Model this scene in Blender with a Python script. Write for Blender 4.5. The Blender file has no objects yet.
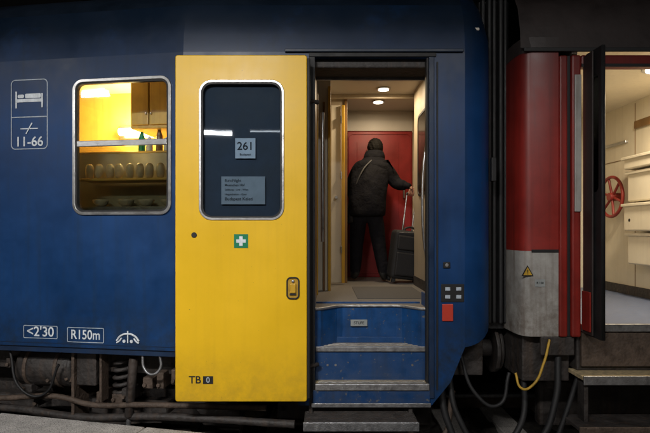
import bpy, bmesh, math, random
from mathutils import Vector, Matrix, Euler
random.seed(7)
sc=bpy.context.scene
sc.view_settings.view_transform='Standard'; sc.view_settings.look='None'; sc.view_settings.exposure=0
COL=sc.collection
# ------------------------------------------------------------------ materials
def mat(name,col,rough=.5,metal=0,var=.15,scale=5,bump=0,bscale=40,dirt=None,spec=.5,coat=0,speck=None,emis=None,estr=0,streak=None,top_dark=None,bdist=.02):
    m=bpy.data.materials.new(name); m.use_nodes=True
    nt=m.node_tree; N=nt.nodes; L=nt.links; b=N['Principled BSDF']
    tc=N.new('ShaderNodeTexCoord'); no=N.new('ShaderNodeTexNoise'); no.inputs['Scale'].default_value=scale
    no.inputs['Detail'].default_value=8; no.inputs['Roughness'].default_value=.65
    L.new(tc.outputs['Object'],no.inputs['Vector'])
    def mix(fac,a,bb):
        x=N.new('ShaderNodeMix'); x.data_type='RGBA'
        if isinstance(fac,(int,float)): x.inputs[0].default_value=fac
        else: L.new(fac,x.inputs[0])
        for i,v in ((6,a),(7,bb)):
            if isinstance(v,tuple): x.inputs[i].default_value=(*v[:3],1)
            else: L.new(v,x.inputs[i])
        return x.outputs[2]
    def mr(src,a,b2,c=0,d=1):
        x=N.new('ShaderNodeMapRange'); L.new(src,x.inputs[0])
        x.inputs[1].default_value=a;x.inputs[2].default_value=b2;x.inputs[3].default_value=c;x.inputs[4].default_value=d
        return x.outputs[0]
    def mul(a,bb):
        x=N.new('ShaderNodeMath'); x.operation='MULTIPLY'; L.new(a,x.inputs[0])
        if isinstance(bb,(int,float)): x.inputs[1].default_value=bb
        else: L.new(bb,x.inputs[1])
        return x.outputs[0]
    lo=tuple(c*(1-var) for c in col); hi=tuple(min(1,c*(1+var)) for c in col)
    out=mix(mr(no.outputs[0],.3,.7),lo,hi)
    sep=N.new('ShaderNodeSeparateXYZ'); L.new(tc.outputs['Object'],sep.inputs[0])
    if streak:
        mp=N.new('ShaderNodeMapping'); mp.inputs['Scale'].default_value=(14,14,.7); L.new(tc.outputs['Object'],mp.inputs[0])
        n3=N.new('ShaderNodeTexNoise'); n3.inputs['Scale'].default_value=1.6; n3.inputs['Detail'].default_value=6; L.new(mp.outputs[0],n3.inputs['Vector'])
        out=mix(mul(mr(n3.outputs[0],.5,.75),streak[1]),out,streak[0])
    for dd,fl in ((dirt,False),(top_dark,True)):
        if dd:
            z0,z1,dc,amt=dd
            n2=N.new('ShaderNodeTexNoise'); n2.inputs['Scale'].default_value=9 if not fl else 1.5; n2.inputs['Detail'].default_value=10; n2.inputs['Roughness'].default_value=.75
            L.new(tc.outputs['Object'],n2.inputs['Vector'])
            out=mix(mul(mul(mr(sep.outputs[2],z0,z1,0 if fl else 1,1 if fl else 0),mr(n2.outputs[0],-.1 if fl else .36,.45 if fl else .62)),amt),out,dc)
    if speck:
        sc_,th,scol=speck
        n4=N.new('ShaderNodeTexNoise'); n4.inputs['Scale'].default_value=sc_; n4.inputs['Detail'].default_value=4
        L.new(tc.outputs['Object'],n4.inputs['Vector'])
        out=mix(mr(n4.outputs[0],th,th+.04),out,scol)
    L.new(out,b.inputs['Base Color'])
    L.new(mr(no.outputs[0],.25,.75,max(0.03,rough*.8),min(1,rough*1.25)),b.inputs['Roughness'])
    b.inputs['Metallic'].default_value=metal
    b.inputs['Specular IOR Level'].default_value=spec
    b.inputs['Coat Weight'].default_value=coat; b.inputs['Coat Roughness'].default_value=.12
    if bump>0:
        nb=N.new('ShaderNodeTexNoise'); nb.inputs['Scale'].default_value=bscale; nb.inputs['Detail'].default_value=5
        L.new(tc.outputs['Object'],nb.inputs['Vector'])
        bp=N.new('ShaderNodeBump'); bp.inputs['Strength'].default_value=bump; bp.inputs['Distance'].default_value=bdist
        L.new(nb.outputs[0],bp.inputs['Height']); L.new(bp.outputs[0],b.inputs['Normal'])
        if coat: L.new(bp.outputs[0],b.inputs['Coat Normal'])
    if emis:
        b.inputs['Emission Color'].default_value=(*emis,1); b.inputs['Emission Strength'].default_value=estr
    return m
def glass(name,tint=(.9,.95,1),gl=.02,ior=1.5):
    m=bpy.data.materials.new(name); m.use_nodes=True; nt=m.node_tree; N=nt.nodes; L=nt.links
    for n in list(N):
        if n.type=='BSDF_PRINCIPLED': N.remove(n)
    o=[n for n in N if n.type=='OUTPUT_MATERIAL'][0]
    t=N.new('ShaderNodeBsdfTransparent'); t.inputs[0].default_value=(*tint,1)
    g=N.new('ShaderNodeBsdfGlossy'); g.inputs['Roughness'].default_value=gl
    f=N.new('ShaderNodeFresnel'); f.inputs[0].default_value=ior
    nz=N.new('ShaderNodeTexNoise'); nz.inputs['Scale'].default_value=1.2
    tc=N.new('ShaderNodeTexCoord'); L.new(tc.outputs['Object'],nz.inputs[0])
    bp=N.new('ShaderNodeBump'); bp.inputs['Strength'].default_value=.05; L.new(nz.outputs[0],bp.inputs['Height']); L.new(bp.outputs[0],g.inputs['Normal'])
    x=N.new('ShaderNodeMixShader'); L.new(f.outputs[0],x.inputs[0]); L.new(t.outputs[0],x.inputs[1]); L.new(g.outputs[0],x.inputs[2]); L.new(x.outputs[0],o.inputs[0])
    return m
TOP_SHADE=(2.2,2.9,(.0028,.009,.02),.96)  # shade painted into the colour: blue coach darkens towards the top
M_blue=mat('blue_paint',(.003,.04,.145),.42,var=.28,scale=2.2,bump=.06,bscale=2.2,spec=.45,dirt=(.42,.9,(.01,.018,.025),.8),streak=((.01,.03,.065),.4),speck=(60,.73,(.03,.05,.08)),top_dark=TOP_SHADE)
M_bluedk=mat('dark_blue_paint',(.004,.023,.07),.45,var=.3,scale=4,bump=.1,bscale=9,dirt=(.05,.7,(.03,.03,.03),.6),top_dark=TOP_SHADE)
M_bluestep=mat('step_blue_paint',(.005,.056,.19),.38,var=.3,scale=9,bump=.15,bscale=20,dirt=(.05,.65,(.045,.045,.045),.7),speck=(35,.66,(.12,.12,.12)),streak=((.02,.035,.06),.5))
M_roof=mat('shade_dark_roof',(.0028,.009,.02),.6,var=.3,scale=3,bump=.1,bscale=12,spec=.3)  # roof colour darkened to carry on the shade painted into the blue top
M_roofr=mat('brown_roof',(.03,.022,.021),.6,var=.4,scale=3,bump=.2,bscale=12)
M_yel=mat('yellow_paint',(.84,.51,.012),.38,var=.08,scale=1.6,bump=.05,bscale=2.2,spec=.4,dirt=(.1,.55,(.34,.2,.03),.45),streak=((.62,.36,.02),.15),speck=(75,.735,(.2,.1,.03)))
M_yelin=mat('yellow_edge',(.62,.36,.03),.4,var=.1)
M_alu=mat('aluminium',(.5,.5,.5),.32,metal=.9,var=.2,scale=12,bump=.05,bscale=60)
M_alud=mat('worn_aluminium',(.34,.34,.35),.4,metal=.75,var=.35,scale=20,bump=.2,bscale=80)
M_tread=mat('step_tread',(.62,.49,.29),.42,metal=.25,var=.4,scale=30,bump=.5,bscale=120,bdist=.005)
M_rub=mat('black_rubber',(.012,.012,.013),.6,var=.3,scale=10)
M_dark=mat('underframe_steel',(.036,.031,.029),.6,var=.55,scale=9,bump=.5,bscale=25,streak=((.08,.05,.033),.5))
M_rust=mat('rusty_pipe',(.085,.06,.045),.65,var=.5,scale=12,bump=.4,bscale=50)
M_white=mat('white_marking',(.7,.75,.8),.5,var=.25,scale=25)
M_dirtw=mat('marking_grey',(.42,.48,.55),.5,var=.25,scale=40)
M_paper=mat('paper',(.66,.68,.68),.7,var=.1,scale=10)
M_plate=mat('route_plate',(.3,.32,.32),.5,var=.15,scale=10)
M_ink=mat('ink',(.01,.01,.012),.6,var=.1)
M_green=mat('green_label',(.0,.2,.09),.4,var=.1)
M_red=mat('red_paint',(.28,.018,.012),.42,var=.25,scale=3,bump=.08,bscale=4,dirt=(1.2,2.7,(.1,.015,.01),.35),streak=((.11,.01,.008),.6),top_dark=(2.1,2.75,(.04,.008,.008),.7))  # red colour gets darker towards the top
M_redin=mat('red_door_inside',(.22,.008,.008),.4,var=.3,scale=3)
M_greyp=mat('light_grey_paint',(.38,.37,.35),.45,var=.2,scale=5,bump=.1,bscale=10,dirt=(.5,1.4,(.1,.07,.05),.9),streak=((.14,.095,.065),.7))
M_cream=mat('cream_panel',(.44,.37,.27),.4,var=.1,scale=3,streak=((.32,.25,.17),.35))
M_creamr=mat('cream_laminate',(.66,.6,.48),.4,var=.06,scale=3,streak=((.48,.42,.32),.3))
M_wood=mat('wood_laminate',(.2,.11,.04),.35,var=.3,scale=4,streak=((.12,.06,.02),.7))
M_ceil=mat('ceiling_panel',(.52,.48,.42),.5,var=.05)
M_floor=mat('vestibule_rubber_floor',(.18,.165,.15),.5,var=.3,scale=60,bump=.2,bscale=150,bdist=.005,speck=(180,.6,(.38,.36,.33)))
M_floorb=mat('blue_grey_floor',(.12,.15,.24),.4,var=.2,scale=20,bump=.1,bscale=80)
M_cont=mat('platform_concrete',(.5,.47,.44),.85,var=.3,scale=8,bump=.6,bscale=70,speck=(110,.58,(.1,.09,.08)))
M_plat=mat('platform_asphalt',(.26,.24,.23),.85,var=.4,scale=6,bump=.5,bscale=90,speck=(150,.6,(.5,.47,.43)))
M_ball=mat('ballast',(.04,.035,.03),.9,var=.6,scale=22,bump=1,bscale=28)
M_gl=glass('window_glass'); M_gldk=glass('tinted_glass',(.76,.82,.88),.02,1.5); M_glfr=glass('smoked_glass',(.58,.6,.56),.12,1.5)
M_black=mat('black_cloth',(.0055,.0055,.008),.9,var=.4,scale=20,bump=.9,bscale=7,spec=.15,bdist=.05)
M_trou=mat('dark_trousers',(.007,.007,.01),.9,var=.4,scale=20,bump=.8,bscale=9,spec=.15,bdist=.04)
M_shoe=mat('black_leather',(.008,.008,.008),.4)
M_skin=mat('skin',(.3,.15,.1),.5,var=.1,scale=12)
M_hair=mat('dark_hair',(.006,.005,.004),.75,var=.6,scale=60,bump=.5,bscale=70,spec=.15,bdist=.01)
M_case=mat('suitcase_fabric',(.008,.008,.01),.7,var=.3,scale=40,bump=.4,bscale=200,bdist=.005)
M_yhose=mat('yellow_hose',(.5,.3,.03),.5,var=.3,scale=20)
M_lamp=mat('lamp_glow',(.9,.9,.9),.5,emis=(1,.86,.62),estr=10)
M_lampc=mat('lamp_tube',(.9,.9,.9),.5,emis=(.92,.97,1),estr=9)
M_lampw=mat('kitchen_lamp_glow',(.9,.8,.5),.5,emis=(1,.62,.2),estr=60)
M_wallst=mat('station_wall',(.03,.028,.027),.9,var=.4,scale=2,bump=.3,bscale=10)
M_signal=mat('red_signal_plastic',(.5,.045,.025),.4,var=.1)
M_wheel=mat('handbrake_red',(.24,.024,.018),.45,var=.2)
# ------------------------------------------------------------------ builders
XF=Matrix.Identity(4)
def top(name):
    e=bpy.data.objects.new(name,None); e.empty_display_size=.2; COL.objects.link(e); return e
def add(me,name,m,par,smooth=False,bevel=0,seg=2):
    if m is not None and len(me.materials)==0: me.materials.append(m)
    me.transform(XF)
    if smooth:
        for p in me.polygons: p.use_smooth=True
    o=bpy.data.objects.new(name,me); COL.objects.link(o)
    if par: o.parent=par
    if bevel>0:
        b=o.modifiers.new('b','BEVEL'); b.width=bevel; b.segments=seg; b.limit_method='ANGLE'; b.angle_limit=.6; b.harden_normals=False
    return o
def box(name,x0,x1,y0,y1,z0,z1,m,par,bevel=.004,rot=None):
    bm=bmesh.new(); bmesh.ops.create_cube(bm,size=1)
    c=Vector(((x0+x1)/2,(y0+y1)/2,(z0+z1)/2))
    R=Euler(rot).to_matrix().to_4x4() if rot else Matrix.Identity(4)
    bmesh.ops.transform(bm,matrix=Matrix.Translation(c)@R@Matrix.Diagonal((abs(x1-x0),abs(y1-y0),abs(z1-z0),1)),verts=bm.verts)
    me=bpy.data.meshes.new(name); bm.to_mesh(me); bm.free()
    return add(me,name,m,par,bevel=bevel)
def cyl(name,p0,p1,r,m,par,seg=28,r2=None,bevel=.003):
    p0=Vector(p0);p1=Vector(p1);d=p1-p0
    bm=bmesh.new(); bmesh.ops.create_cone(bm,cap_ends=True,segments=seg,radius1=r,radius2=r if r2 is None else r2,depth=d.length)
    q=Vector((0,0,1)).rotation_difference(d.normalized()).to_matrix().to_4x4()
    bmesh.ops.transform(bm,matrix=Matrix.Translation((p0+p1)/2)@q,verts=bm.verts)
    me=bpy.data.meshes.new(name); bm.to_mesh(me); bm.free()
    for p in me.polygons: p.use_smooth=len(p.vertices)<=4
    return add(me,name,m,par,bevel=bevel)
def sph(name,c,r,m,par,rot=None,seg=24):
    bm=bmesh.new(); bmesh.ops.create_uvsphere(bm,u_segments=seg,v_segments=seg//2+2,radius=1)
    R=Euler(rot).to_matrix().to_4x4() if rot else Matrix.Identity(4)
    bmesh.ops.transform(bm,matrix=Matrix.Translation(c)@R@Matrix.Diagonal((*r,1)),verts=bm.verts)
    me=bpy.data.meshes.new(name); bm.to_mesh(me); bm.free()
    return add(me,name,m,par,smooth=True)
def curve_to_mesh(cu,name,M4):
    o=bpy.data.objects.new('tmp',cu); COL.objects.link(o)
    bpy.context.view_layer.update()
    dg=bpy.context.evaluated_depsgraph_get()
    me=bpy.data.meshes.new_from_object(o.evaluated_get(dg)); me.name=name
    bpy.data.objects.remove(o); me.transform(M4); return me
RX=Matrix.Rotation(math.pi/2,4,'X')
def shape(name,loops,y,t,m,par,bev=0):
    """flat elevation panel: loops in (x,z); y = front face, t = thickness backwards"""
    cu=bpy.data.curves.new(name,'CURVE'); cu.dimensions='2D'; cu.fill_mode='BOTH'; cu.extrude=max(.0005,t/2-bev); cu.bevel_depth=bev; cu.bevel_resolution=1
    if bev: cu.offset=-bev
    for lp in loops:
        s=cu.splines.new('POLY'); s.points.add(len(lp)-1)
        for i,p in enumerate(lp): s.points[i].co=(p[0],p[1],0,1)
        s.use_cyclic_u=True
    me=curve_to_mesh(cu,name,Matrix.Translation((0,y+t/2,0))@RX)
    me.materials.clear()
    return add(me,name,m,par)
def rr(x0,x1,z0,z1,r,n=8):
    out=[]
    for cx,cz,a in ((x1-r,z1-r,0),(x0+r,z1-r,90),(x0+r,z0+r,180),(x1-r,z0+r,270)):
        for i in range(n+1):
            t=math.radians(a+90*i/n); out.append((cx+r*math.cos(t),cz+r*math.sin(t)))
    return out
def rect(x0,x1,z0,z1): return [(x0,z0),(x1,z0),(x1,z1),(x0,z1)]
def grow(x0,x1,z0,z1,r,w): return rr(x0-w,x1+w,z0-w,z1+w,r+w)
def frame(name,x0,x1,z0,z1,r,w,y,t,m,par,bev=0): return shape(name,[grow(x0,x1,z0,z1,r,w),rr(x0,x1,z0,z1,r)],y,t,m,par,bev)
def text(name,body,size,x,z,y,m,par,al='CENTER',sx=1,rot=None):
    cu=bpy.data.curves.new(name,'FONT'); cu.body=body; cu.size=size; cu.align_x=al; cu.align_y='CENTER'; cu.extrude=.0006; cu.offset=size*.012
    R=rot if rot is not None else RX
    me=curve_to_mesh(cu,name,Matrix.Translation((x,y,z))@R@Matrix.Diagonal((sx,1,1,1))); me.materials.clear()
    return add(me,name,m,par)
def pipe(name,pts,r,m,par,smooth=True):
    cu=bpy.data.curves.new(name,'CURVE'); cu.dimensions='3D'; cu.bevel_depth=r; cu.bevel_resolution=5; cu.resolution_u=10; cu.use_fill_caps=True
    if smooth:
        s=cu.splines.new('BEZIER'); s.bezier_points.add(len(pts)-1)
        for i,p in enumerate(pts):
            b=s.bezier_points[i]; b.co=p; b.handle_left_type=b.handle_right_type='AUTO'
    else:
        s=cu.splines.new('POLY'); s.points.add(len(pts)-1)
        for i,p in enumerate(pts): s.points[i].co=(*p,1)
    me=curve_to_mesh(cu,name,Matrix.Identity(4)); me.materials.clear()
    return add(me,name,m,par,smooth=True)
def spring(name,c,r,h,turns,wr,m,par):
    pts=[(c[0]+r*math.cos(2*math.pi*turns*i/(turns*14)),c[1]+r*math.sin(2*math.pi*turns*i/(turns*14)),c[2]+h*i/(turns*14)) for i in range(turns*14+1)]
    return pipe(name,pts,wr,m,par,False)
def sweep(name,prof,x0,x1,m,par,n=2,smooth=True,skew=None):
    bm=bmesh.new(); rows=[]
    for i in range(n):
        x=x0+(x1-x0)*i/(n-1)
        rows.append([bm.verts.new((x,y,z)) for y,z in prof])
    for a,b in zip(rows,rows[1:]):
        for i in range(len(prof)-1): bm.faces.new((a[i],b[i],b[i+1],a[i+1]))
    me=bpy.data.meshes.new(name); bm.normal_update(); bm.to_mesh(me); bm.free()
    return add(me,name,m,par,smooth=smooth)
def vsweep(name,plan,z0,z1,m,par,smooth=True):
    bm=bmesh.new(); a=[bm.verts.new((p[0],p[1],p[2] if len(p)>2 else z0)) for p in plan]; b=[bm.verts.new((p[0],p[1],z1)) for p in plan]
    for i in range(len(plan)-1): bm.faces.new((a[i],a[i+1],b[i+1],b[i]))
    me=bpy.data.meshes.new(name); bm.to_mesh(me); bm.free()
    return add(me,name,m,par,smooth=smooth)
def loft(name,rings,m,par,n=28,fold=0,cap=True):
    bm=bmesh.new(); rows=[]
    for k,(cx,cy,cz,rx,ry) in enumerate(rings):
        row=[]
        for i in range(n):
            a=2*math.pi*i/n; f=1+fold*(math.sin(a*5+k*.7)+.6*math.sin(a*9+k*1.3+1))
            row.append(bm.verts.new((cx+rx*f*math.cos(a),cy+ry*f*math.sin(a),cz)))
        rows.append(row)
    for a,b in zip(rows,rows[1:]):
        for i in range(n): bm.faces.new((a[i],a[(i+1)%n],b[(i+1)%n],b[i]))
    if cap: bm.faces.new(rows[0][::-1]); bm.faces.new(rows[-1])
    bmesh.ops.recalc_face_normals(bm,faces=bm.faces)
    me=bpy.data.meshes.new(name); bm.to_mesh(me); bm.free()
    o=add(me,name,m,par,smooth=True); s=o.modifiers.new('s','SUBSURF'); s.levels=s.render_levels=1; return o
def skin(name,verts,edges,rad,m,par,root=0,sub=2):
    me=bpy.data.meshes.new(name); me.from_pydata([tuple(v) for v in verts],edges,[])
    o=bpy.data.objects.new('tmp',me); COL.objects.link(o)
    o.modifiers.new('skin','SKIN'); s=o.modifiers.new('s','SUBSURF'); s.levels=s.render_levels=sub
    for i,r in enumerate(rad):
        sv=me.skin_vertices[0].data[i]; sv.radius=(r,r) if not isinstance(r,tuple) else r; sv.use_root=(i==root)
    bpy.context.view_layer.update(); dg=bpy.context.evaluated_depsgraph_get()
    m2=bpy.data.meshes.new_from_object(o.evaluated_get(dg)); m2.name=name
    bpy.data.objects.remove(o); m2.materials.clear()
    return add(m2,name,m,par,smooth=True)

# elevation of the door end: x = (u-325)/135 , z = 1.35+(230-v)/135  (u,v = drawing units of 1/135 m on the plane y=0)
def X(u): return (u-325)/135
def Z(v): return 1.35+(230-v)/135
FL=.757
# ================================================================== BLUE COACH
coach=top('passenger_coach')
xo0,xo1,zo0,zo1=X(315),X(429),Z(396),Z(57)
outer=[(-1.05,.45),(-.2,.45),(-.2,.05),(.79,.05),(.93,.22),(1.037,.48),(1.037,2.67),(-1.05,2.67)]
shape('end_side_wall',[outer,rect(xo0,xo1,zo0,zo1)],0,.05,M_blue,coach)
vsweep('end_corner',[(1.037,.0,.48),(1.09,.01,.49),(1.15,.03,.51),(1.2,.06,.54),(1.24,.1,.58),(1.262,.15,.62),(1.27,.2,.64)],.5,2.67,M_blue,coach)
vsweep('end_wall',[(1.27,.2,.6),(1.27,2.7,.6)],.5,2.9,M_roof,coach)
prof=[(0,2.67),(.012,2.8),(.04,2.93),(.1,3.06),(.2,3.17),(.4,3.3),(.8,3.42),(1.4,3.46),(2.0,3.42),(2.6,3.2),(2.8,2.67)]
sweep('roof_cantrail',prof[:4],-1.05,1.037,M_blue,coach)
sweep('roof_top',prof[3:],-1.05,1.037,M_roof,coach)
bm=bmesh.new(); rows=[]
plan=[(1.037,0),(1.09,.01),(1.15,.03),(1.2,.06),(1.24,.1),(1.262,.15),(1.27,.2)]
for (px,py) in plan: rows.append([bm.verts.new((px-max(0,(z-2.8))*.9*(px-1.037),py*(1-min(1,y/.5))+y,z)) for y,z in prof[:8]])
for a,b in zip(rows,rows[1:]):
    for i in range(7): bm.faces.new((a[i],b[i],b[i+1],a[i+1]))
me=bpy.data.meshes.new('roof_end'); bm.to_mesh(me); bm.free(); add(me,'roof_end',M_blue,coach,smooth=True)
box('door_rail',X(285),X(463),-.022,.0,Z(52.5),Z(49.5),M_bluedk,coach,.003)
box('door_header',X(309),X(436),-.012,-.0015,Z(57),Z(53),M_rub,coach,.003)
box('jamb_left',X(309),X(315),-.014,-.001,Z(398),Z(57.3),M_rub,coach,.003)
box('jamb_right',X(429),X(434),-.014,-.001,Z(398),Z(57.3),M_bluedk,coach,.004)
box('jamb_seal',X(426.5),X(428.8),.0,.06,Z(396),Z(57.3),M_rub,coach,.003)
box('jamb_strip',X(436.3),X(438),-.006,-.001,Z(390),Z(62),M_rub,coach,.001)
# ---- main body (slightly angled against the tapered end section)
TH=math.radians(8.5)
XF=Matrix.Translation((-1.05,0,0))@Matrix.Rotation(-TH,4,'Z')
wx0,wx1,wz0,wz1=-.895,-.085,1.46,2.505
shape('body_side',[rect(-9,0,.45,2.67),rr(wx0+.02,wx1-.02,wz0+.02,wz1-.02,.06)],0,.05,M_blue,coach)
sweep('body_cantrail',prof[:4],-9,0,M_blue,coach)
sweep('body_roof',prof[3:],-9,0,M_roof,coach)
box('sole_bar',-9,0,.02,.12,.40,.449,M_bluedk,coach)
frame('window_frame',wx0+.03,wx1-.03,wz0+.03,wz1-.03,.06,.026,-.016,.03,M_alu,coach,.004)
frame('window_seal',wx0+.042,wx1-.042,wz0+.042,wz1-.042,.05,.012,-.008,.03,M_rub,coach)
box('window_rail',wx0+.04,wx1-.04,-.014,.012,1.985,2.03,M_alu,coach,.004)
shape('window_pane_upper',[rect(wx0+.042,wx1-.042,2.03,wz1-.042)],.016,.004,M_gl,coach)
shape('window_pane_lower',[rect(wx0+.042,wx1-.042,wz0+.042,1.985)],.016,.004,M_glfr,coach)
M_kw=mat('kitchen_wall',(.66,.46,.14),.4,var=.15,scale=3,streak=((.45,.27,.07),.4))
box('kitchen_back',-1.6,.05,1.1,1.12,1.0,2.75,M_kw,coach)
box('kitchen_side',-1.62,-1.6,.06,1.1,1.0,2.75,M_kw,coach)
box('kitchen_side_b',.04,.06,.06,1.1,1.0,2.75,M_kw,coach)
box('kitchen_ceiling',-1.6,.04,.06,1.1,2.7,2.72,M_ceil,coach)
box('kitchen_floor',-1.6,.04,.06,1.1,1.0,1.02,M_dark,coach)
M_oak=mat('oak_veneer',(.62,.4,.1),.35,var=.2,scale=4,streak=((.38,.2,.05),.6))
box('kitchen_cupboard',-.66,-.3,.42,.9,2.2,2.69,M_oak,coach,.01)
box('cupboard_door',-.64,-.49,.40,.419,2.23,2.66,M_oak,coach,.006)
box('cupboard_door_b',-.475,-.32,.40,.419,2.23,2.66,M_oak,coach,.006)
box('cupboard_window',-.27,.0,.40,.43,2.16,2.66,M_rub,coach,.01)
frame('cupboard_window_frame',-.26,-.02,2.18,2.63,.02,.018,.385,.014,M_oak,coach,.002)
for k in range(2): sph('cupboard_knob_%d'%k,(-.505+.045*k,.39,2.32),(.01,.01,.01),M_alu,coach)
for k,(bx_,bh,bc) in enumerate(((-.6,.17,M_green),(-.53,.13,M_paper),(-.44,.19,M_wood),(-.37,.12,M_paper))):
    cyl('bottle_%d'%k,(bx_,.5,2.02),(bx_,.5,2.02+bh*.7),.028,bc,coach,16); cyl('bottle_neck_%d'%k,(bx_,.5,2.02+bh*.7),(bx_,.5,2.02+bh),.026,bc,coach,16,r2=.01)
box('kitchen_upper_shelf',-1.2,.03,.44,.8,2.0,2.018,M_oak,coach)
box('kitchen_shelf',-.98,.0,.2,.42,1.745,1.765,M_oak,coach)
box('kitchen_shelf_back',-1.2,.03,.44,.46,1.5,1.999,mat('grey_brown_panel',(.38,.33,.22),.5,var=.3,scale=3),coach)
box('kitchen_worktop',-1.2,.03,.25,.44,1.5,1.54,M_alud,coach)
M_cup=mat('drinking_cup',(.55,.49,.38),.25,var=.15,scale=20)
for i in range(8):
    cx=-.93+i*.088+random.uniform(-.008,.008); loft('cup_%d'%i,[(cx,.27,1.766,.026,.026),(cx,.27,1.80,.034,.034),(cx,.27,1.86,.036,.036),(cx,.27,1.885,.024,.024),(cx,.27,1.89,.01,.01)],M_cup,coach,n=14)
for i in range(4):
    cx=-.85+i*.2+random.uniform(-.03,.03); loft('bowl_%d'%i,[(cx,.34,1.541,.03,.03),(cx,.34,1.57,.06,.05),(cx,.34,1.6,.075,.06),(cx,.34,1.605,.06,.05)],M_cup,coach,n=16)
box('kitchen_lamp_base',-1.14,-.74,1.06,1.098,2.24,2.37,M_alu,coach,.008)
cyl('kitchen_lamp_tube',(-1.1,1.0,2.3),(-.78,1.0,2.3),.035,M_lampw,coach)
sx0,sx1=-1.423,-1.104; cx=(sx0+sx1)/2
frame('sleeper_sign_border',sx0+.008,sx1-.008,1.985,2.515,.03,.007,-.003,.002,M_dirtw,coach)
box('sign_bar',sx0+.008,sx1-.008,-.0035,-.001,2.225,2.233,M_dirtw,coach,0)
box('bed_base',cx-.105,cx+.105,-.0035,-.001,2.345,2.37,M_white,coach,0)
box('bed_post_l',cx-.118,cx-.1055,-.0045,-.001,2.30,2.43,M_white,coach,0)
box('bed_post_r',cx+.1055,cx+.118,-.0045,-.001,2.30,2.41,M_white,coach,0)
shape('bed_pillow',[rr(cx-.1,cx-.045,2.378,2.405,.012)],-.0035,.002,M_white,coach)
shape('bed_blanket',[rr(cx-.035,cx+.1,2.376,2.41,.01)],-.0035,.002,M_white,coach)
for k in (0,1): box('socket_line_%d'%k,cx-.075+.08*k,cx-.005+.08*k,-.0035,-.001,2.135,2.142,M_white,coach,0)
shape('socket_slash',[[(cx-.03,2.10),(cx-.022,2.096),(cx+.03,2.18),(cx+.022,2.184)]],-.0055,.002,M_white,coach)
text('sign_number','11-66',.105,cx,2.035,-.003,M_white,coach,sx=1.0)
frame('length_mark_border',-1.309,-1.027,.515,.605,.006,.005,-.003,.002,M_dirtw,coach)
text('length_mark',"<2'30",.105,-1.168,.56,-.003,M_white,coach,sx=.98)
frame('radius_mark_border',-.935,-.64,.495,.60,.006,.005,-.003,.002,M_dirtw,coach)
text('radius_mark','R150m',.1,-.7875,.547,-.003,M_white,coach,sx=.86)
pipe('ferry_mark_arc',[(-.53,-.004,.515),(-.5,-.004,.55),(-.44,-.004,.568),(-.38,-.004,.55),(-.35,-.004,.515)],.007,M_white,coach)
pipe('ferry_mark_stem',[(-.44,-.004,.59),(-.44,-.004,.5)],.005,M_white,coach)
for s in (-1,1):
    pipe('ferry_mark_fluke',[(-.44+s*.05,-.004,.535),(-.44+s*.07,-.004,.51),(-.44+s*.09,-.004,.5)],.006,M_white,coach)
    cyl('ferry_mark_dot',(-.44+s*.03,-.006,.512),(-.44+s*.03,-.001,.512),.012,M_white,coach,16,bevel=0)
box('side_seam',-9,-.0,-.0035,-.0005,.475,.48,M_bluedk,coach,0)
# underframe
def uf(n,*a,**k): return box('underframe_'+n,*a,**k)
uf('beam',-9,.0,.25,.4,.2,.399,M_dark,coach)
cyl('air_tank',(-1.5,.3,.22),(-1.05,.3,.22),.17,M_dark,coach)
sph('air_tank_end',(-1.05,.3,.22),(.06,.168,.168),M_dark,coach)
for xx in (-1.42,-1.15): cyl('tank_strap',(xx-.015,.3,.22),(xx+.015,.3,.22),.178,M_rust,coach)
uf('box',-.95,-.78,.12,.4,.12,.38,M_dark,coach,bevel=.01)
uf('hanger',-.98,-.955,.1,.3,-.2,.39,M_rust,coach)
uf('hanger_b',-.74,-.72,.1,.2,.0,.39,M_rust,coach)
spring('bolster_spring',(-.62,.25,-.05),.07,.36,6,.016,M_dark,coach)
cyl('damper',(-.5,.12,-.1),(-.46,.12,.36),.035,M_dark,coach); cyl('damper_rod',(-.52,.12,-.3),(-.5,.12,-.1),.018,M_alud,coach)
pipe('brake_pipe',[(-3,.08,.02),(-1.6,.08,.0),(-1.1,.1,.03),(-.8,.1,-.02),(-.4,.1,.0),(.6,.12,.02)],.022,M_rust,coach)
pipe('brake_pipe_b',[(-3,.14,-.12),(-1.5,.14,-.1),(-.9,.12,-.13),(-.3,.14,-.1),(.8,.2,-.12)],.03,M_dark,coach)
pipe('cable_loop',[(-.35,.05,.4),(-.33,.04,.3),(-.26,.03,.26),(-.2,.04,.31),(-.21,.05,.4)],.010,M_alud,coach)
pipe('cable_loop_b',[(-1.5,.08,.38),(-1.35,.02,.1),(-1.2,.05,.05),(-1.05,.05,.3)],.01,M_rub,coach)
for i in range(14):
    x=-1.6+i*.13+random.uniform(-.04,.04); z=random.uniform(-.15,.3)
    uf('bracket_%d'%i,x,x+random.uniform(.03,.09),.16,.3,z,z+random.uniform(.06,.14),random.choice([M_dark,M_rust]),coach,bevel=.006)
    cyl('underframe_bolt_%d'%i,(x+.02,.14,z+.03),(x+.02,.162,z+.03),.016,M_rust,coach,6)
uf('bogie_frame',-2.4,-.3,.35,.5,-.3,-.06,M_dark,coach,bevel=.03)
for wx in (-1.9,-.2): cyl('wheel_%d'%int(wx),(wx,.55,-.25),(wx,.68,-.25),.46,M_dark,coach,48); cyl('axle_box_%d'%int(wx),(wx,.3,-.25),(wx,.5,-.25),.13,M_dark,coach)
XF=Matrix.Identity(4)
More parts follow.
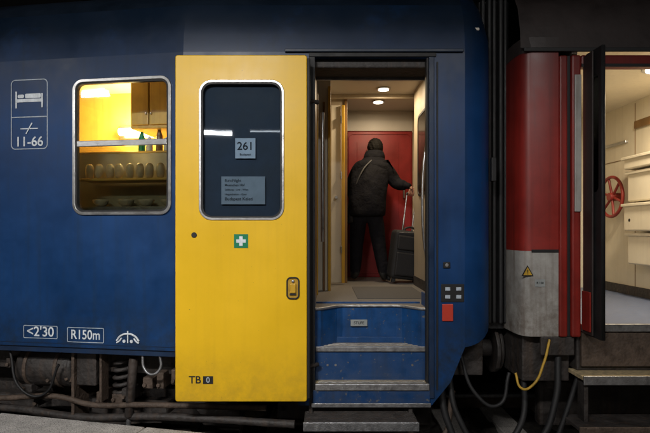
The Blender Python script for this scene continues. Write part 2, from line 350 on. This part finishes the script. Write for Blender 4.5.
# ---- vestibule
box('vestibule_floor',-.14,1.15,.3,2.66,FL-.04,FL,M_floor,coach,.003)
def edge_pts(y0,dip):
    return [(-.075+i*(.845/20), y0+dip*min(1,max(0,math.sin(math.pi*min(1,max(0,(i/20-.04)/.92)))*1.7))) for i in range(21)]
ep=edge_pts(.06,.16)
bm=bmesh.new(); a=[bm.verts.new((x,y,FL)) for x,y in ep]; b=[bm.verts.new((x,.302,FL)) for x,y in ep]; c=[bm.verts.new((x,y,.47)) for x,y in ep]
for i in range(20):
    f=bm.faces.new((a[i],a[i+1],b[i+1],b[i])); f.material_index=0
    f=bm.faces.new((c[i],c[i+1],a[i+1],a[i])); f.material_index=1
me=bpy.data.meshes.new('floor_edge'); bm.to_mesh(me); bm.free(); me.materials.append(M_floor); me.materials.append(M_bluestep)
add(me,'floor_edge',None,coach)
pipe('floor_nosing',[(x,y-.004,FL-.002) for x,y in ep],.011,M_alud,coach,False)
box('entry_grip_strip',-.05,.75,.36,.40,FL+.001,FL+.005,M_alud,coach,.001)
box('door_mat',.28,.9,.6,1.5,FL+.001,FL+.006,mat('floor_mat',(.1,.095,.09),.9,var=.4,scale=80,bump=.6,bscale=200,bdist=.005),coach,.002)
def step(n,z,y0,y1,lip):
    box(n+'_tread',-.072,.768,y0+.02,y1,z-.025,z,M_tread,coach,.003)
    box(n+'_nosing',-.072,.768,y0-.004,y0+.02,z-lip,z+.003,M_alud,coach,.004)
    for k in range(4): box(n+'_rib_%d'%k,-.05,.745,y0+.035+k*.035,y0+.047+k*.035,z,z+.004,M_alud,coach,.001)
    box(n+'_riser',-.072,.768,y1-.0,y1+.02,z-.0,z+.3,M_bluestep,coach,.002)
step('upper_step',.47,.06,.34,.035)
step('lower_step',.215,-.03,.2,.045)
box('step_riser_front',-.072,.768,.075,.1,.216,.445,M_bluestep,coach,.002)
box('step_apron',-.09,.775,-.02,.0-.002,.06,.168,M_bluestep,coach,.004)
box('step_apron_edge',-.1,.78,-.03,-.021,.045,.075,M_alud,coach,.003)
box('step_side_l',-.09,-.074,.0,.3,.1,FL+.1,M_bluestep,coach,.003); box('step_side_r',.77,.786,.062,.3,.1,FL+.1,M_bluestep,coach,.003)
box('step_label',.2,.33,.196,.21,.6,.65,M_plate,coach,.002)
text('step_label_text','STUFE',.03,.265,.625,.195,M_ink,coach)
for sxx in (.02,.08,.66): cyl('step_bolt',(sxx,.072,.33),(sxx,.076,.33),.009,M_alud,coach,8,bevel=0)
box('footboard',-.15,.66,-.17,.05,-.035,-.01,mat('footboard_grid',(.1,.09,.08),.5,metal=.5,var=.5,scale=40,bump=.6,bscale=90,bdist=.005),coach,.004)
for k in range(9): box('footboard_rib_%d'%k,-.14,.65,-.16+k*.023,-.151+k*.023,-.01,-.003,M_dark,coach,.001)
box('footboard_lip',-.155,.665,-.185,-.171,-.07,-.006,M_alud,coach,.004)
for xx in (-.12,.62): box('footboard_arm',xx,xx+.03,-.0,.04,-.05,.1,M_dark,coach,.004)
wl=-.075
M_dglass=mat('dark_glossy_panel',(.03,.022,.016),.15,var=.3,scale=6)
box('wall_left_front',wl-.03,wl,.052,.9,FL+.0,2.85,M_wood,coach,.002)
box('wall_left_mid',wl-.03,wl,.9,1.25,FL,2.85,M_dglass,coach,.002)
box('wall_trim_yellow',wl,wl+.012,.86,.9,FL,2.6,M_yelin,coach,.003)
box('partition_jamb',-.11,.055,1.2,1.24,FL,2.85,M_creamr,coach,.004)
box('partition_trim_wood',-.02,.0,1.18,1.199,FL,2.6,M_wood,coach,.002)
box('partition_trim_yellow',.03,.055,1.17,1.199,FL,2.75,M_yelin,coach,.003)
box('corridor_wall',-.12,-.08,1.24,2.0,FL,2.85,M_cream,coach,.002)
box('inner_door_leaf',.06,.17,1.72,1.75,FL+.02,2.7,M_creamr,coach,.006,rot=(0,0,.2))
box('inner_door_edge',.18,.212,1.70,1.74,FL+.02,2.7,M_yelin,coach,.006)
box('inner_door_frame',.215,.25,1.9,1.96,FL,2.84,M_wood,coach,.004)
box('inner_door_panel',-.1,.215,1.92,1.95,FL,2.84,M_cream,coach,.004)
for zz in (1.1,1.9,2.5): box('inner_door_hinge',.168,.182,1.69,1.72,zz,zz+.08,M_alu,coach,.002)
cyl('inner_door_knob',(.12,1.66,1.7),(.12,1.72,1.7),.018,M_alu,coach)
pipe('grab_pole',[(-.02,.35,FL+.5),(-.02,.33,FL+.6),(-.02,.33,2.2),(-.02,.35,2.3)],.014,M_alu,coach)
box('wall_right_a',.97,1.0,.052,1.75,FL,2.85,M_cream,coach,.002)
box('wall_right_skirting',.962,.97,.062,1.75,FL,FL+.1,M_dark,coach,.002)
box('wall_right_return',1.0,1.17,1.72,1.75,FL,2.85,M_cream,coach,.002)
box('wall_right_b',1.15,1.17,1.75,2.66,FL,2.85,M_cream,coach,.002)
XF=Matrix.Translation((.964,1.2,0))@Matrix.Rotation(-math.pi/2,4,'Z')
frame('side_window_frame',-.27,.17,1.72,2.5,.06,.025,-.006,.012,M_rub,coach,.002)
shape('side_window_glass',[rr(-.27,.17,1.72,2.5,.06)],-.002,.004,M_dglass,coach)
XF=Matrix.Identity(4)
pipe('grab_rail_right',[(.95,.75,FL+.25),(.9,.74,FL+.35),(.9,.74,2.1),(.95,.75,2.2)],.013,M_alu,coach)
box('ceiling',-.14,1.16,.05,2.66,2.85,2.87,M_ceil,coach,.002)
box('ceiling_beam',-.1,1.14,1.82,1.86,2.8,2.849,M_cream,coach,.004)
box('door_mechanism_cover',-.1,.97,.055,.3,2.57,2.849,M_dark,coach,.01)
box('door_mechanism_trim',-.1,.97,.301,.32,2.55,2.6,M_alu,coach,.004)
for yy in (1.6,2.13):
    cyl('downlight_ring',(.62,yy,2.835),(.62,yy,2.849),.075,M_alu,coach); cyl('downlight_disc',(.62,yy,2.829),(.62,yy,2.834),.055,M_lamp,coach)
    ld=bpy.data.lights.new('downlight','AREA'); ld.shape='DISK'; ld.size=.11; ld.energy=14 if yy<2 else 3.5; ld.color=(1,.79,.52)
    lo=bpy.data.objects.new('downlight_source',ld); lo.location=(.62,yy,2.82); COL.objects.link(lo); lo.parent=coach
box('far_wall_left',-.14,.27,2.62,2.66,FL,2.85,M_cream,coach,.002); box('far_wall_top',.27,1.1,2.62,2.66,2.6,2.85,M_ceil,coach,.002); box('far_wall_right',1.1,1.17,2.62,2.66,FL,2.85,M_cream,coach,.002)
box('far_door',.28,1.1,2.6,2.64,FL,2.59,M_redin,coach,.01)
frame('far_door_frame',.31,1.07,FL+.06,2.55,.05,.012,2.588,.012,M_redin,coach,.002)
cyl('far_door_handle',(.99,2.585,1.75),(.99,2.585,1.93),.012,M_alu,coach)
for xx in (.4,.66,.92): box('far_door_rib',xx,xx+.01,2.594,2.6,FL+.1,2.45,M_redin,coach,.002)
box('door_handle_plate',X(442),X(453),-.012,-.001,Z(321),Z(304),M_signal,coach,.004)
box('door_button_box',X(443),X(450),-.012,-.001,Z(268),Z(262),M_rub,coach,.004)
cyl('door_button',(X(446.5),-.017,Z(265)),(X(446.5),-.011,Z(265)),.013,M_alud,coach)
box('socket_panel',X(441),X(464),-.006,-.001,Z(302),Z(284),M_rub,coach,.004)
for i in range(2):
    for j in range(2): box('socket_%d%d'%(i,j),X(445+i*11),X(450+i*11),-.01,-.006,Z(290.5+j*8),Z(287+j*8),M_dirtw,coach,.002)
box('end_grab_mount',1.262,1.30,.08,.13,1.72,1.9,M_rub,coach,.006)
box('headstock',.82,1.25,.25,2.4,.2,.55,M_dark,coach,.01)
cyl('buffer_shank',(1.25,.55,.35),(1.42,.55,.35),.07,M_dark,coach); cyl('buffer_head',(1.4,.55,.35),(1.43,.55,.35),.2,M_dark,coach,36)
pipe('heating_cable',[(.95,.15,.3),(1.0,.05,-.05),(1.2,.0,-.28),(1.45,.05,-.15),(1.55,.2,.3)],.022,M_rub,coach)
pipe('brake_hose',[(.9,.2,.25),(.93,.1,-.1),(1.1,.05,-.35),(1.3,.1,-.3)],.026,M_rub,coach)
pipe('control_cable',[(1.05,.2,.4),(1.15,.1,.1),(1.3,.08,.02),(1.42,.15,.25)],.014,M_rub,coach)
pipe('brake_hose_b',[(.5,.3,.1),(.6,.15,-.15),(.85,.1,-.25),(1.0,.2,.1)],.02,M_rust,coach)
box('bogie_end',-.4,.9,.5,.62,-.3,.02,M_dark,coach,.03)
cyl('wheel_end',(.35,.6,-.25),(.35,.72,-.25),.46,M_dark,coach,48)
gw=top('gangway_bellows')
for i in range(5):
    x=1.255+i*.045; box('bellows_fold_%d'%i,x,x+.03,.3-.02*(i%2),.36,.6,3.2,M_rub,gw,.012)
box('bellows_wall',1.25,1.49,.36,2.4,.55,3.2,M_rub,gw,0)
# ================================================================== YELLOW DOOR
door=top('train_door')
dx0,dx1,dz0,dz1=-1.072,-.129,.121,2.602
shape('leaf',[rr(dx0,dx1,dz0,dz1,.018,4),rr(-.885,-.308,1.437,2.407,.075)],-.13,.042,M_yel,door,.006)
frame('window_frame',-.882,-.311,1.44,2.404,.072,.02,-.138,.02,M_alu,door,.004)
frame('window_seal',-.872,-.321,1.45,2.394,.065,.012,-.134,.02,M_rub,door)
shape('glass',[rr(-.884,-.309,1.438,2.406,.074)],-.122,.004,M_gldk,door)
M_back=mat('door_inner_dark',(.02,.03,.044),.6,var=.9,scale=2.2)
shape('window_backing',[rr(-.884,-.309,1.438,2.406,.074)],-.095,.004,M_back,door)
box('number_card',-.645,-.5,-.115,-.113,1.865,2.01,M_paper,door,0)
text('number_261','261',.08,-.572,1.95,-.1165,M_ink,door); text('number_261_sub','Budapest',.022,-.572,1.892,-.1165,M_ink,door)
box('route_card',-.745,-.43,-.115,-.113,1.535,1.735,M_plate,door,0)
for k,(t,s) in enumerate((('EuroNight',.028),('Muenchen Hbf',.024),('Salzburg - Linz - Wien',.019),('Hegyeshalom - Gyor',.019),('Budapest Keleti',.032))):
    text('route_text_%d'%k,t,s,-.72,1.705-k*.033,-.1165,M_ink,door,'LEFT')
box('first_aid_label',-.65,-.55,-.1335,-.1302,1.222,1.32,M_green,door,0)
box('cross_v',-.612,-.588,-.136,-.1338,1.237,1.305,M_white,door,0); box('cross_h',-.634,-.566,-.1352,-.1338,1.259,1.283,M_white,door,0)
cyl('lock_rosette',(-.936,-.136,1.314),(-.936,-.129,1.314),.02,M_rub,door)
frame('handle_frame',-.266,-.192,.865,1.005,.022,.01,-.14,.012,M_rub,door,.002)
shape('handle_cup',[rr(-.266,-.192,.865,1.005,.022)],-.133,.004,mat('handle_cup_yellow',(.45,.26,.02),.5,var=.2,scale=20),door)
box('handle_lever',-.25,-.208,-.152,-.136,.9,.97,M_yelin,door,.006); box('handle_slot',-.252,-.206,-.142,-.136,.885,.897,M_rub,door,.002); cyl('handle_pin',(-.229,-.146,.985),(-.229,-.135,.985),.01,M_alud,door)
text('tb_mark','TB',.075,-.93,.277,-.1325,M_ink,door)
box('tb_plate',-.872,-.80,-.1335,-.1302,.25,.305,M_rub,door,0); text('tb_zero','0',.055,-.836,.277,-.1345,M_dirtw,door)
box('door_edge_seal',dx1,dx1+.022,-.125,-.092,dz0+.02,dz1-.02,M_rub,door,.006)
for zz in (.35,2.3): cyl('plug_arm_%d'%int(zz*10),(-.2,-.09,zz),(-.05,.02,zz),.016,M_dark,door)
# ================================================================== RED COACH
red=top('passenger_coach.001')
zr=2.67
def vs(n,z0,z1,m): 
    vsweep(n,[(1.45,2.6),(1.45,.25),(1.452,.14),(1.465,.06),(1.49,.018),(1.53,.0),(1.73,.0)],z0,z1,m,red)
vs('side_lower',.56,Z(251),M_greyp); vs('side_upper',Z(251),zr,M_red)
box('side_step_edge',1.53,1.73,-.004,.0,Z(252.5),Z(249.5),M_rub,red,.001)
vs('side_top',zr+.001,2.78,M_roofr)
sweep('roof',[(0,2.7),(.015,2.85),(.06,3.02),(.16,3.17),(.4,3.34),(.9,3.48),(1.6,3.48),(2.7,2.7)],1.45,9,M_roofr,red)
box('gutter',1.47,9,-.02,.0,Z(52),Z(48),M_rub,red,.004)
box('door_frame_outer',1.73,1.79,-.02,.05,.56,zr-.03,M_red,red,.012)
box('door_frame_groove',1.79,1.815,-.006,.05,.56,zr-.03,M_rub,red,.004)
box('door_frame_inner',1.815,1.885,-.03,.08,.56,zr-.03,M_red,red,.014)
box('door_frame_top',1.885,3.6,-.03,.05,Z(68),zr-.03,M_red,red,.014)
box('door_frame_top_dark',1.885,3.6,-.034,-.031,Z(68),Z(65),M_rub,red,.0)
box('door_frame_grey',1.83,1.88,-.045,-.031,Z(212),Z(76),M_greyp,red,.01)
XF=Matrix.Translation((1.93,-.03,0))@Matrix.Rotation(math.radians(-88),4,'Z')
shape('folded_leaf',[rect(0,.2,Z(334),Z(56)),rr(.04,.16,1.62,2.45,.04)],-.015,.03,M_rub,red,.005)
shape('folded_leaf_glass',[rr(.04,.16,1.62,2.45,.04)],-.002,.004,M_gldk,red)
XF=Matrix.Identity(4)
box('folded_leaf_b',1.9,1.912,-.15,-.02,Z(332),Z(58),M_roofr,red,.004)
cyl('leaf_handle',(1.965,-.15,1.2),(1.965,-.15,1.5),.01,M_alu,red)
box('leaf_kick_red',1.887,1.899,-.14,-.03,.62,Z(290),M_red,red,.003)
F2=.65
box('floor',1.9,3.4,.0,2.5,F2-.04,F2,M_floorb,red,.003); box('floor_nosing',1.9,3.4,-.02,.02,F2-.05,F2+.004,M_alud,red,.004)
box('ceiling',1.9,3.4,.05,2.5,2.72,2.74,M_creamr,red,.002)
box('partition_wall',3.3,3.34,.3,2.5,F2,2.72,M_creamr,red,.002); box('far_wall',1.9,3.3,2.4,2.44,F2,2.72,M_creamr,red,.002); box('end_partition',1.86,1.9,.06,2.5,F2,2.72,M_creamr,red,.002)
box('skirting',3.285,3.3,.3,2.4,F2,F2+.1,M_dark,red,.003)
for yy in (1.62,2.2): box('panel_joint',3.296,3.2995,yy,yy+.008,F2+.1,2.7,M_wood,red,.0)
box('panel_joint_h',3.295,3.2995,.3,2.4,2.12,2.128,M_wood,red,.0)
box('coat_hook_rail',3.27,3.3,1.75,2.15,2.3,2.33,M_alu,red,.004)
def ring(n,c,R,r,m,par):
    pipe(n,[(c[0],c[1]+R*math.cos(2*math.pi*i/40),c[2]+R*math.sin(2*math.pi*i/40)) for i in range(41)],r,m,par,False)
hw=(3.2,1.9,1.72)
ring('handbrake_rim',hw,.22,.018,M_wheel,red)
for k in range(3):
    a=k*math.pi/3+.3; pipe('handbrake_spoke_%d'%k,[(3.2,hw[1]-.2*math.cos(a),hw[2]-.2*math.sin(a)),(3.21,hw[1],hw[2]),(3.2,hw[1]+.2*math.cos(a),hw[2]+.2*math.sin(a))],.014,M_wheel,red)
cyl('handbrake_hub',(3.17,hw[1],hw[2]),(3.3,hw[1],hw[2]),.045,M_wheel,red)
for k,(za,zb,d) in enumerate(((1.0,1.32,.16),(1.34,1.62,.2),(1.64,1.95,.16),(1.97,2.1,.2))):
    box('cabinet_%d'%k,3.3-d,3.3,.5,1.5,za,zb,M_creamr,red,.015); box('cabinet_lip_%d'%k,3.3-d-.02,3.3-d,.48,1.52,zb-.03,zb,M_creamr,red,.006)
cyl('fire_hatch_knob',(3.1,1.4,1.45),(3.14,1.4,1.45),.02,M_rub,red)
box('overhead_sign',3.27,3.3,1.3,1.6,2.42,2.5,M_wood,red,.004)
cyl('valve_body',(2.68,1.3,1.22),(2.68,1.3,1.42),.035,M_wheel,red); box('valve_handle',2.6,2.76,1.24,1.3,1.34,1.38,M_wheel,red,.012); cyl('valve_pipe',(2.68,1.3,F2),(2.68,1.3,1.22),.012,M_creamr,red)
cyl('ceiling_lamp_rim',(2.8,.45,2.69),(2.8,.45,2.719),.15,M_alu,red); cyl('ceiling_lamp',(2.8,.45,2.68),(2.8,.45,2.689),.12,M_lamp,red)
ld=bpy.data.lights.new('ceiling_lamp','AREA'); ld.shape='DISK'; ld.size=.24; ld.energy=46; ld.color=(1,.84,.6)
lo=bpy.data.objects.new('ceiling_lamp_source',ld); lo.location=(2.8,.45,2.67); COL.objects.link(lo); lo.parent=red
box('step_well',1.88,3.4,.03,.5,.3,F2-.055,M_dark,red,.01)
box('step_well_riser',1.9,3.4,-.005,.028,.34,F2-.06,M_rust,red,.004)
box('red_step_upper',1.85,3.4,-.12,.1,.27,.30,M_tread,red,.004); box('red_step_upper_lip',1.85,3.4,-.135,-.121,.24,.305,M_alud,red,.004)
for xx in (1.87,2.6): box('red_step_bracket',xx,xx+.03,-.1,.0,-.07,.24,M_dark,red,.004)
box('red_step_lower',1.78,3.4,-.2,.06,-.06,-.035,M_dark,red,.004); box('red_step_lower_lip',1.78,3.4,-.215,-.201,-.09,-.03,M_rust,red,.004)
box('red_headstock',1.5,1.86,.1,2.4,.2,.559,M_dark,red,.01); box('skirt_panel',1.6,1.85,.0,.03,.42,.558,M_dark,red,.008)
cyl('red_buffer_shank',(1.47,.6,.35),(1.6,.6,.35),.07,M_dark,red); cyl('red_buffer_head',(1.45,.6,.35),(1.475,.6,.35),.2,M_dark,red,36)
pipe('yellow_hose',[(1.66,-.01,.54),(1.6,-.05,.38),(1.5,-.08,.22),(1.43,-.08,.2),(1.4,-.03,.3)],.009,M_yhose,red)
pipe('black_hose',[(1.75,.05,.4),(1.7,-.02,.1),(1.55,-.05,-.2),(1.3,-.02,-.3)],.024,M_rub,red)
pipe('black_hose_b',[(1.9,.05,.25),(1.8,.02,.0),(1.7,.0,-.25)],.018,M_rub,red)
box('red_bogie',1.8,4,.5,.62,-.3,.1,M_dark,red,.03)
XF=Matrix.Translation((.0,-.006,0)); shape('warning_triangle_yellow',[[(1.468,1.017),(1.532,1.017),(1.50,1.075)]],-.0,.002,M_yhose,red)
shape('warning_triangle_black',[[(1.455,1.008),(1.545,1.008),(1.50,1.09)]],.003,.002,M_ink,red)
XF=Matrix.Identity(4)
text('warning_bolt','!',.05,1.5,1.037,-.008,M_ink,red)
box('uic_label',1.555,1.63,-.004,-.001,.93,.985,M_plate,red,0); text('uic_label_text','R 150',.022,1.592,.958,-.0055,M_ink,red)
# ================================================================== SUITCASE
case=top('suitcase')
XF=Matrix.Translation((.88,1.9,FL+.045))@Matrix.Rotation(math.radians(7),4,'Y')@Matrix.Rotation(math.radians(8),4,'Z')
box('shell',-.185,.185,-.11,.11,0,.54,M_case,case,.045,); case.children[0].modifiers['b'].segments=5
box('front_pocket',-.155,.155,-.14,-.108,.04,.3,M_case,case,.022); box('front_pocket_upper',-.155,.155,-.135,-.108,.325,.48,M_case,case,.02)
pipe('zip',[(-.15,-.112,.51),(0,-.113,.525),(.15,-.112,.51),(.178,-.1,.47),(.18,-.1,.07)],.003,M_alud,case)
pipe('carry_handle',[(-.07,-.02,.535),(-.055,-.02,.565),(.055,-.02,.565),(.07,-.02,.535)],.011,M_rub,case)
for s in (-1,1):
    cyl('wheel_%d'%s,(s*.15-.015,.08,-.01),(s*.15+.015,.08,-.01),.033,M_rub,case); box('foot_%d'%s,s*.14-.02,s*.14+.02,-.09,-.05,-.042,.002,M_rub,case,.006)
    cyl('telescopic_rod_%d'%s,(s*.055,.09,.5),(s*.055,.09,.95),.007,M_alu,case); cyl('rod_sleeve_%d'%s,(s*.055,.09,.5),(s*.055,.09,.72),.010,M_alu,case)
pipe('grip',[(-.06,.09,.945),(-.05,.09,.965),(.05,.09,.965),(.06,.09,.945)],.013,M_rub,case)
gp=XF@Vector((0,.09,.965))
XF=Matrix.Identity(4)
# ================================================================== PERSON (seen from behind, leaning forward, head bowed)
per=top('person')
gx,gy,gz=gp
wr_=Vector((gx-.01,gy-.01,gz+.085))
V=[(.47,2.06,1.57),(.495,2.09,1.79),(.54,2.18,2.0),(.58,2.29,2.14),(.60,2.36,2.21),
   (.39,2.19,2.09),(.315,2.26,1.85),(.35,2.38,1.72),(.40,2.47,1.77),
   (.72,2.17,2.08),(.83,2.13,1.88),tuple((Vector((.83,2.13,1.88))+wr_)/2),tuple(wr_),
   (.39,2.06,1.54),(.365,2.13,1.2),(.355,2.12,.86),(.335,2.24,.79),
   (.57,2.06,1.54),(.62,2.08,1.2),(.665,2.0,.86),(.705,2.11,.79),(.355,2.07,.80),(.665,1.95,.80)]
E=[(0,1),(1,2),(2,3),(3,4),(2,5),(5,6),(6,7),(7,8),(2,9),(9,10),(10,11),(11,12),(0,13),(13,14),(14,15),(15,16),(0,17),(17,18),(18,19),(19,20),(15,21),(19,22)]
R=[.15,.15,.16,.062,.055,.085,.065,.045,.036,.085,.064,.048,.034,.12,.088,.066,.035,.12,.088,.066,.035,.035,.035]
body=skin('body',V,E,R,M_trou,per)
bme=body.data; bme.materials.append(M_skin); bme.materials.append(M_shoe); bme.materials.append(M_black)
for p in bme.polygons:
    c=p.center
    if c.z<.87: p.material_index=2
    elif c.z>2.22: p.material_index=1
    elif c.z>1.6: p.material_index=3
loft('coat',[(.475,2.06,1.50,.205,.16),(.475,2.06,1.52,.218,.168),(.478,2.06,1.62,.22,.172),(.487,2.08,1.74,.215,.168),(.505,2.11,1.86,.22,.168),(.53,2.15,1.97,.23,.168),(.55,2.19,2.06,.235,.158),(.565,2.23,2.13,.195,.135),(.58,2.28,2.19,.135,.11),(.588,2.31,2.24,.105,.1),(.59,2.32,2.26,.08,.08)],M_black,per,fold=.032)
skin('sleeves',[(.55,2.19,2.03),(.39,2.19,2.08),(.31,2.26,1.86),(.345,2.37,1.73),(.72,2.17,2.07),(.835,2.13,1.88),tuple((Vector((.83,2.13,1.88))*.3+wr_*.7))],[(0,1),(1,2),(2,3),(0,4),(4,5),(5,6)],[.13,.1,.08,.062,.1,.078,.058],M_black,per)
loft('collar',[(.585,2.28,2.17,.138,.12),(.59,2.31,2.24,.128,.115),(.595,2.34,2.30,.108,.1),(.595,2.35,2.31,.08,.08)],M_black,per,fold=.03)
hc=Vector((.61,2.42,2.34)); HR=(math.radians(-45),math.radians(5),0)
RM=Euler(HR).to_matrix()
def hp(x,y,z): return hc+RM@Vector((x,y,z))
sph('head',hc,(.078,.096,.118),M_skin,per,rot=HR); sph('jaw',hp(0,.045,-.055),(.056,.06,.06),M_skin,per,rot=HR)
bm=bmesh.new(); bmesh.ops.create_uvsphere(bm,u_segments=48,v_segments=32,radius=1)
for v in bm.verts:
    d=v.co.normalized(); f=1+.04*math.sin(d.x*17+d.z*9)+.03*math.sin(d.y*23-d.z*13)+random.uniform(-.01,.01)
    v.co=hp(*(Vector((d.x*.094,d.y*.108-.016,d.z*.124+.006))*f)) if not (d.y>.35 and d.z<.45) else hp(d.x*.07,d.y*.08,d.z*.1)
me=bpy.data.meshes.new('hair'); bm.to_mesh(me); bm.free(); add(me,'hair',M_hair,per,smooth=True)
sph('nose',hp(0,.105,-.035),(.013,.022,.024),M_skin,per); pipe('mouth',[hp(-.022,.098,-.075),hp(0,.104,-.077),hp(.022,.098,-.075)],.004,M_signal,per)
for s in (-1,1):
    sph('ear_%d'%s,hp(s*.084,.01,-.02),(.014,.02,.032),M_skin,per,rot=HR); sph('eye_%d'%s,hp(s*.03,.092,-.008),(.012,.008,.009),M_white,per); sph('iris_%d'%s,hp(s*.03,.1,-.008),(.005,.003,.005),M_ink,per)
def hand(n,w,k,bar,side):
    bx,by,bz=bar
    pv=[tuple(w),tuple((Vector(w)+Vector((bx,by-.012,bz+.03)))/2),(bx,by-.016,bz+.035)]
    skin(n+'_palm',pv,[(0,1),(1,2)],[(.026,.02),(.036,.018),(.04,.014)],M_skin,per)
    ln=(.9,1.05,1.0,.8)
    for i in range(4):
        x=bx+(-.033+.022*i)*side; l=ln[i]
        skin(n+'_finger_%d'%i,[(x*.6+bx*.4,by-.014,bz+.055),(x,by-.02,bz+.025),(x,by-.03,bz-.004),(x,by-.014*l,bz-.024*l),(x,by+.012*l,bz-.022*l)],[(0,1),(1,2),(2,3),(3,4)],[.010,.0095,.009,.0085,.007],M_skin,per)
    x=bx-.03*side
    skin(n+'_thumb',[(bx-.018*side,by-.005,bz+.07),(x-.012*side,by+.01,bz+.045),(x-.008*side,by+.022,bz+.018),(x+.005*side,by+.022,bz-.004)],[(0,1),(1,2),(2,3)],[.014,.011,.010,.008],M_skin,per)
hand('right_hand',wr_,0,(gx,gy,gz),-1)
hand('left_hand',(.40,2.47,1.77),0,(.43,2.49,1.69),1)
pipe('bag_strap',[(.54,2.12,2.16),(.43,2.0,2.03),(.34,2.02,1.82),(.30,2.06,1.66)],.008,mat('webbing',(.06,.06,.062),.7),per)
loft('shoulder_bag',[(.30,2.12,1.42,.05,.11),(.30,2.12,1.45,.065,.13),(.30,2.12,1.58,.062,.125),(.305,2.12,1.66,.04,.11),(.305,2.12,1.67,.02,.09)],M_case,per,fold=.01)
# ================================================================== GROUND, PLATFORM, STATION
def grid(name,x0,x1,y0,y1,z,nx,ny,amp,m,par=None):
    bm=bmesh.new(); vs=[[bm.verts.new((x0+(x1-x0)*i/nx,y0+(y1-y0)*j/ny,z+random.uniform(-amp,amp))) for j in range(ny+1)] for i in range(nx+1)]
    for i in range(nx):
        for j in range(ny): bm.faces.new((vs[i][j],vs[i+1][j],vs[i+1][j+1],vs[i][j+1]))
    me=bpy.data.meshes.new(name); bm.to_mesh(me); bm.free(); return add(me,name,m,par)
grid('ground',-150,150,-150,150,-.78,2,2,0,M_ball)
grid('track_ballast',-5,6,-1.2,3.6,-.74,110,48,.025,M_ball)
tr=top('railway_track')
for yy in (.62,2.06):
    box('rail_web_%d'%int(yy),-30,30,yy+.02,yy+.05,-.7,-.58,M_rust,tr,0); box('rail_head_%d'%int(yy),-30,30,yy,yy+.07,-.58,-.54,M_alud,tr,.01)
for i in range(-12,14): box('sleeper_%d'%i,i*.6,i*.6+.24,.1,2.6,-.76,-.69,M_cont,tr,.01)
PA=math.radians(-13)
XF=Matrix.Translation((-2.4,.0,0))@Matrix.Rotation(PA,4,'Z')
plat=top('station_platform')
for i in range(-10,12): box('edge_slab_%d'%i,i*1.2+.004,i*1.2+1.196,-.4,0,-.16,0,M_cont,plat,.012)
box('face_wall',-30,30,-.38,-.06,-.8,-.161,M_wallst,plat,0)
box('surface',-40,40,-40,-.404,-.2,-.004,M_plat,plat,0)
XF=Matrix.Identity(4)
wallf=top('station_wall'); box('wall',-40,40,7,7.3,-.8,7,M_wallst,wallf,0)
for i in range(-8,9): box('pier_%d'%i,i*4-.25,i*4+.25,6.8,6.999,-.8,7,M_wallst,wallf,.02)
can=top('station_canopy'); box('roof',-40,40,-25,7,6.6,6.7,M_wallst,can,0)
for i in range(-6,7): box('beam_%d'%i,i*5-.12,i*5+.12,-25,7,6.2,6.599,M_dark,can,.01)
def lamp(x,y,z,L,p,par,aim,spread=180,col=(1,.97,.93)):
    box('housing',x-L/2-.05,x+L/2+.05,y-.1,y+.1,z+.05,z+.11,M_alud,par,.01); cyl('tube',(x-L/2,y,z+.02),(x+L/2,y,z+.02),.02,M_lampc,par)
    for s in (-1,1): cyl('rod_%d'%s,(x+s*L*.4,y,z+.11),(x+s*L*.4,y,6.2),.008,M_dark,par)
    if p:
        ld=bpy.data.lights.new('tube','AREA'); ld.shape='RECTANGLE'; ld.size=L; ld.size_y=.12; ld.energy=p; ld.color=col; ld.spread=math.radians(spread)
        lo=bpy.data.objects.new('tube_source',ld); lo.location=(x,y,z-.03); COL.objects.link(lo); lo.parent=par
        lo.rotation_euler=(Vector(aim)-Vector((x,y,z))).to_track_quat('-Z','Y').to_euler()
lamp(-1.6,-5.2,4.2,1.5,48,top('platform_lamp'),(-1.1,0,.65),74)  # unseen near lamp, beam narrowed and aimed to pool light on the coach
lamp(1.8,-5.4,4.2,1.5,14,top('platform_lamp'),(2.2,0,.7),80)  # second unseen near lamp, narrowed beam added for the red coach
lamp(-7,-5.2,4.2,1.5,40,top('platform_lamp'),(-6,0,.8),110)
lamp(-3.5,-12.7,4.5,1.0,35,top('platform_lamp'),(-1,0,1))
lamp(-1.9,-12.7,4.5,1.0,0,top('platform_lamp'),(0,0,0))
lamp(2,-12.7,4.5,1.0,0,top('platform_lamp'),(0,0,0))
ld=bpy.data.lights.new('kitchen','POINT'); ld.energy=52; ld.color=(1,.64,.2); ld.shadow_soft_size=.05
lo=bpy.data.objects.new('kitchen_lamp_source',ld); lo.location=Matrix.Translation((-1.05,0,0))@Matrix.Rotation(-TH,4,'Z')@Vector((-.94,.85,2.32)); COL.objects.link(lo); lo.parent=coach
ld=bpy.data.lights.new('shelf_light','POINT'); ld.energy=1.6; ld.color=(1,.72,.35); ld.shadow_soft_size=.04
lo=bpy.data.objects.new('shelf_light_source',ld); lo.location=Matrix.Translation((-1.05,0,0))@Matrix.Rotation(-TH,4,'Z')@Vector((-.6,.3,1.97)); COL.objects.link(lo); lo.parent=coach
w=bpy.data.worlds.new('World'); sc.world=w; w.use_nodes=True
nt=w.node_tree; bg=nt.nodes['Background']; sky=nt.nodes.new('ShaderNodeTexSky'); sky.sky_type='NISHITA'; sky.sun_disc=False
sky.sun_elevation=math.radians(-4); sky.sun_rotation=math.radians(200); nt.links.new(sky.outputs[0],bg.inputs[0]); bg.inputs[1].default_value=.05
cd=bpy.data.cameras.new('camera'); cd.lens=27.9; cd.sensor_width=36; cd.shift_y=.0208; cd.clip_end=500; cd.clip_start=.05
co=bpy.data.objects.new('camera',cd); co.location=(0,-3.733,1.35); co.rotation_euler=(math.radians(90),0,0); COL.objects.link(co); sc.camera=co
